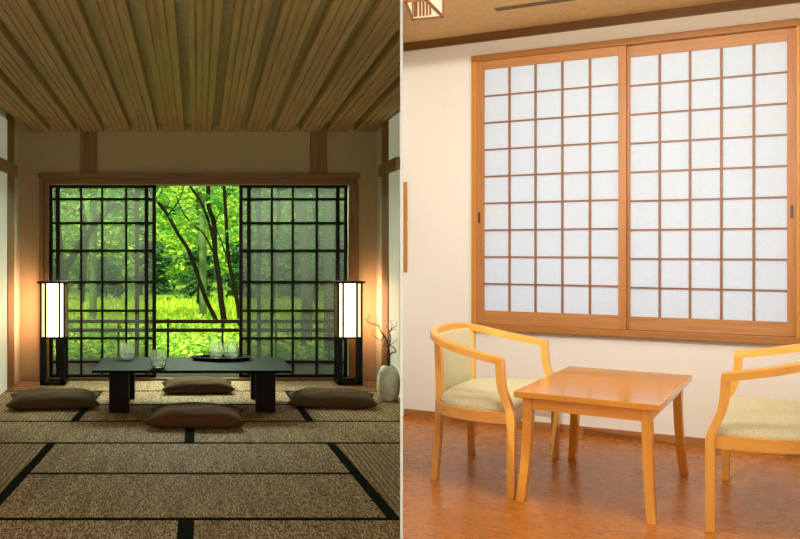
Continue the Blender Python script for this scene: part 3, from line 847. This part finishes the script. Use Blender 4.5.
# small wooden strip on the wall by the partition
o = MB().box(-1.5335, -1.512, -.02, 0, 1.04, 1.69).build('wall_batten', 'win_frame_z', bevel=.003, **RL)
tag(o, 'narrow upright wooden batten on the cream wall at its left end', 'batten')
# slot vent in the ceiling
t = thing('ceiling_vent', 'narrow slot vent in the tan ceiling near the window wall', 'vent', rw(-.30, -.615, CH), RZ)
MB().box(-.40, .40, -.032, -.024, -.006, 0).box(-.40, .40, .024, .032, -.006, 0).box(-.40, -.39, -.03, .03, -.006, 0).box(.39, .40, -.03, .03, -.006, 0).build('frame', 'vent', t)
MB().box(-.39, .39, -.024, .024, -.002, -.0005).build('backing', 'dark_metal', t)
for k in (-.012, .004): MB().box(-.39, .39, k, k + .010, -.005, -.002).build('blade', 'vent', t)

# ceiling lantern
LU, LV, LZ = -.705, -1.87, 2.415
t = thing('ceiling_lantern', 'small wooden paper lantern on the tan ceiling by the white partition', 'lamp', rw(LU, LV, LZ), RZ)
LC = [(-.825, -1.701), (-.662, -1.668), (-.613, -2.055), (-.716, -2.075)]     # far left, far right, near right, near left
LC = [Vector((x - LU, y - LV)) for x, y in LC]; hz_ = CH - LZ
def edge(m, p, q_, half, z0, z1, ins=0.0):
    d_ = (q_ - p).normalized(); n_ = Vector((-d_.y, d_.x)); n_ = n_ if n_.dot(-(p + q_) / 2) > 0 else -n_
    a_, b_ = p + n_ * ins, q_ + n_ * ins
    c_ = [a_, b_, b_ + n_ * half, a_ + n_ * half]
    return m.prism(ccw([(v_.x, v_.y) for v_ in c_]), z0, z1)
m = MB()
for i in range(4):
    p_, q_ = LC[i], LC[(i + 1) % 4]
    edge(m, p_, q_, .010, 0, .014); edge(m, p_, q_, .010, hz_ - .014, hz_ - .0005)
    k_ = p_ * .94
    m.box(k_.x - .005, k_.x + .005, k_.y - .006, k_.y + .006, .0, hz_ - .0005)
m.build('frame', 'slat', t)
for i in range(4):
    p_, q_ = LC[i] * .95, LC[(i + 1) % 4] * .95
    edge(MB(), p_, q_, .002, .010, hz_ - .010).build('paper_panel', 'lantern_paper', t)
fm = (LC[0] + LC[1]) / 2 * .86
for k in range(4): MB().box(fm.x - .036 + k * .018, fm.x - .028 + k * .018, fm.y - .012, fm.y - .006, .012, .17).build('slat', 'slat', t)
MB().box(LC[0].x * .72 - .006, LC[0].x * .72 + .006, LC[0].y * .82 - .01, LC[0].y * .82 + .01, .012, hz_ - .015).build('inner_post', 'slat', t)
MB().lathe([(.012, .16), (.024, .17), (.027, .19), (.02, .22), (.014, .26)], 20)  .build('bulb', 'lantern_in', t, smooth=True)

# ---- square coffee table
TH = .525
t = thing('coffee_table', 'square orange lacquered wooden table between the two armchairs', 'table', rw(.080, -1.34, 0), RZ)
def shear(m):
    m.v = [(x, y - .10 * x, z) for x, y, z in m.v]; return m
shear(MB().box(-.321, .321, -.583, .583, TH - .030, TH)).build('tabletop', 'table_wood', t, bevel=.004)
m = MB(); z0, z1 = TH - .086, TH - .030
m.box(-.244, .244, -.544, -.520, z0, z1).box(-.244, .244, .476, .500, z0, z1)
m.box(-.276, -.260, -.48, .46, z0, z1).box(.260, .276, -.48, .46, z0, z1)
shear(m).build('apron', 'table_leg_x', t)
for sx in (-1, 1):
    for sy in (-1, 1):
        secs = []
        for k in range(13):
            f = k / 12; z = f * (TH - .030)
            o_ = (1 - f) ** 2.2
            secs.append((sx * (.264 + .026 * o_), sy * (.500 + .045 * o_) - .022, z, .0195 + .0015 * f, .029 + .004 * f))
        shear(MB().posts(secs)).build('leg', 'table_leg', t, smooth=True, bevel=.002)

# ---- armchairs
def armchair(loc, rz, label):
    t = thing('armchair', label, 'chair', loc, rz, None)
    hw = .525
    for s in (-1, 1):
        pp = [(.218, s * hw, 0), (.218, s * hw, .15), (.218, s * hw, .30), (.218, s * hw, .385), (.216, s * hw, .405), (.211, s * .524, .425), (.192, s * .522, .472), (.176, s * .519, .515), (.169, s * .517, .545), (.164, s * .515, .59), (.160, s * .513, .662)]
        MB().posts([(x, y, z, .0185, .027) for x, y, z in pp]).build('leg', 'chair_wood', t, smooth=True, bevel=.002)
        secs = [(-.215, s * .350, 0), (-.210, s * .315, .18), (-.210, s * (.305 + s * .02), .36), (-.212, s * (.310 + s * .035), .52), (-.218, s * (.320 + s * .04), .735)]
        pp = catmull(secs, 4)
        MB().posts([(x, y, z, .016, .026) for x, y, z in pp]).build('leg', 'chair_wood', t, smooth=True, bevel=.002)
    # horseshoe rail: arms and top of the back in one bend
    half = [(.177, -.514, .653), (.172, -.514, .658), (.160, -.513, .662), (.09, -.505, .674), (0, -.487, .691), (-.10, -.452, .714), (-.18, -.395, .738), (-.237, -.300, .756), (-.264, -.16, .766), (-.272, 0, .768)]
    full = half + [(x, -y, z) for x, y, z in half[-2::-1]]
    pp = catmull(full, 5); rings = []
    for i, p in enumerate(pp):
        q_ = pp[min(i + 1, len(pp) - 1)]; o_ = pp[max(i - 1, 0)]
        tx, ty_ = (q_[0] - o_[0]), (q_[1] - o_[1]) / 2
        L = math.hypot(tx, ty_); nx_, ny_ = -ty_ / L, tx / L
        wv = .0165; hh = .019
        ins = (nx_ * wv, ny_ * wv * 1.9)
        rings.append([(p[0] + ins[0], p[1] + ins[1], p[2] - hh), (p[0] - ins[0], p[1] - ins[1], p[2] - hh),
                      (p[0] - ins[0], p[1] - ins[1], p[2] + hh * .7), (p[0] - ins[0] * .7, p[1] - ins[1] * .7, p[2] + hh),
                      (p[0] + ins[0] * .7, p[1] + ins[1] * .7, p[2] + hh), (p[0] + ins[0], p[1] + ins[1], p[2] + hh * .7)])
    MB().loft(rings).build('arm_rail', 'chair_rail', t, smooth=True)
    # seat frame
    hs = [(.210, -.515), (.10, -.520), (0, -.505), (-.09, -.465), (-.165, -.39), (-.212, -.29)]
    side = catmull([(x, y, 0) for x, y in hs], 5)
    for s in (-1, 1):
        rings = []
        for i, p in enumerate(side):
            q_ = side[min(i + 1, len(side) - 1)]; o_ = side[max(i - 1, 0)]
            tx, ty_ = q_[0] - o_[0], (q_[1] - o_[1]) / 2; L = math.hypot(tx, ty_)
            nx_, ny_ = -ty_ / L * .011, tx / L * .022
            rings.append([(p[0] + nx_, s * (p[1] + ny_), .357), (p[0] - nx_, s * (p[1] - ny_), .357), (p[0] - nx_, s * (p[1] - ny_), .412), (p[0] + nx_, s * (p[1] + ny_), .412)])
        MB().loft(rings).build('seat_frame', 'chair_rail', t, smooth=True)
    MB().box(.204, .226, -.50, .50, .357, .412).box(-.222, -.202, -.27, .27, .357, .412).build('seat_frame', 'chair_rail', t, bevel=.002)
    # upholstered seat: dome over the outline of the frame
    outl = [(p[0], p[1]) for p in side] + [(-.222, -.15), (-.226, 0), (-.222, .15)] + [(p[0], -p[1]) for p in side[::-1]] + [(.222, .25), (.222, 0), (.222, -.25)]
    outl = [(x * .985 - .002, y * .975) for x, y in outl]
    rings = []
    for sc, z in ((.97, .385), (1.0, .405), (1.0, .420), (.985, .433), (.94, .446), (.86, .456), (.72, .464), (.5, .470), (.25, .473), (.04, .474)):
        rings.append([(x * sc - .01 * (1 - sc), y * sc, z) for x, y in outl])
    so = MB().loft(rings).build('seat', 'seat', t, smooth=True)
    so.data.set_sharp_from_angle(angle=3.1)
    # curved back pad
    rings = []
    for k in range(17):
        y = -.265 + .60 * k / 16
        x = -.250 + .030 * ((y - .035) / .31) ** 2
        th = .012 + .010 * math.sqrt(max(0, 1 - ((y - .035) / .305) ** 4))
        rings.append([(x - .014, y, .43), (x + th - .004, y, .425), (x + th, y, .44), (x + th + .004, y, .59), (x + th - .004, y, .735), (x + th - .010, y, .748), (x - .016, y, .748)])
    MB().loft(rings).build('backrest', 'seat', t, smooth=True)
    return t
ch = armchair(rw(-.4995, -1.335, 0), RZ + .039, 'honey wood armchair with pale green seat, left of the square table')
dup(ch, rw(.797, -1.383, 0), RZ + math.pi + .026, 'honey wood armchair with pale green seat, cut by the right edge')

# ================================================================== LIGHT
w = bpy.data.worlds.new('sky'); SC.world = w; w.use_nodes = True
bg = w.node_tree.nodes['Background']; bg.inputs['Color'].default_value = (.84, .94, 1, 1); bg.inputs['Strength'].default_value = 1.7
def light(kind, name, loc, energy, color, target=None, **kw):
    l = bpy.data.lights.new(name, kind); l.energy = energy; l.color = color
    for k, v in kw.items(): setattr(l, k, v)
    o = bpy.data.objects.new(name, l); C.objects.link(o); o.location = loc
    if target: o.rotation_euler = (Vector(target) - Vector(loc)).to_track_quat('-Z', 'Y').to_euler()
    return o
light('SUN', 'sun', (0, 0, 20), 10, (1, .95, .80), (6, 11, 4), angle=.02)
# added area light under the eave, stands in for daylight on the mats
light('AREA', 'eave_daylight_fill', (0, 9.6, 2.25), 350, (.80, 1, .70), (0, 6.6, 0), shape='RECTANGLE', size=3.6, size_y=.9)
# unseen fill added low beside the view, lifts ceiling and back wall
light('AREA', 'tatami_room_fill', (-.6, 1.6, .9), 26, (1, .88, .62), (0, 7.5, 2.3), shape='RECTANGLE', size=1.2, size_y=.8)
# bright room
light('SPOT', 'bright_room_spot_fill', rw(.0, -3.3, 2.257), 228, (1, .985, .96), rw(-.25, 0, 1.75), shadow_soft_size=.008, spot_size=math.radians(88), spot_blend=.7)  # unseen spot added to brighten the window wall below the beam
light('AREA', 'bright_room_top_fill', rw(.35, -2.2, 2.62), 26, (1, .97, .93), rw(.2, -1.6, 0), shape='RECTANGLE', size=1.2, size_y=1.2)  # fill added under the ceiling for the furniture, no fixture there
light('AREA', 'bright_room_side_fill', rw(1.6, -3.6, 1.6), 30, (.98, .99, 1), rw(-.9, -1.6, 1.0), shape='RECTANGLE', size=1.2, size_y=1.4)  # fill added at the side for the partition edge, no window there
light('AREA', 'ceiling_warm_fill', rw(.1, -2.6, 2.27), 13, (1, .76, .42), rw(-.2, -.1, 2.74), shape='RECTANGLE', size=1.6, size_y=.1)  # unseen uplight added to warm the ceiling and upper wall band
light('POINT', 'lantern_light', rw(LU, LV, LZ + .09), .35, (1, .75, .42), shadow_soft_size=.04)

# ================================================================== CAMERA
cd = bpy.data.cameras.new('camera'); co = bpy.data.objects.new('camera', cd); C.objects.link(co)
co.location = (0, 0, H); co.rotation_euler = (math.pi / 2, 0, 0)
cd.sensor_width = 36; cd.sensor_fit = 'HORIZONTAL'; cd.lens = 36 * 940 / 800
cd.shift_x = (400 - 198) / 800; cd.shift_y = (250 - 269.5) / 800
cd.clip_start = .05; cd.clip_end = 300
SC.camera = co
SC.view_settings.view_transform = 'Standard'; SC.view_settings.look = 'None'
SC.view_settings.gamma = 1; SC.view_settings.use_curve_mapping = False
SC.view_settings.exposure = 0.0
SC.cycles.use_denoising = True
SC.cycles.max_bounces = 10; SC.cycles.transparent_max_bounces = 16
SC.cycles.sample_clamp_indirect = 6
SC.cycles.use_light_tree = False
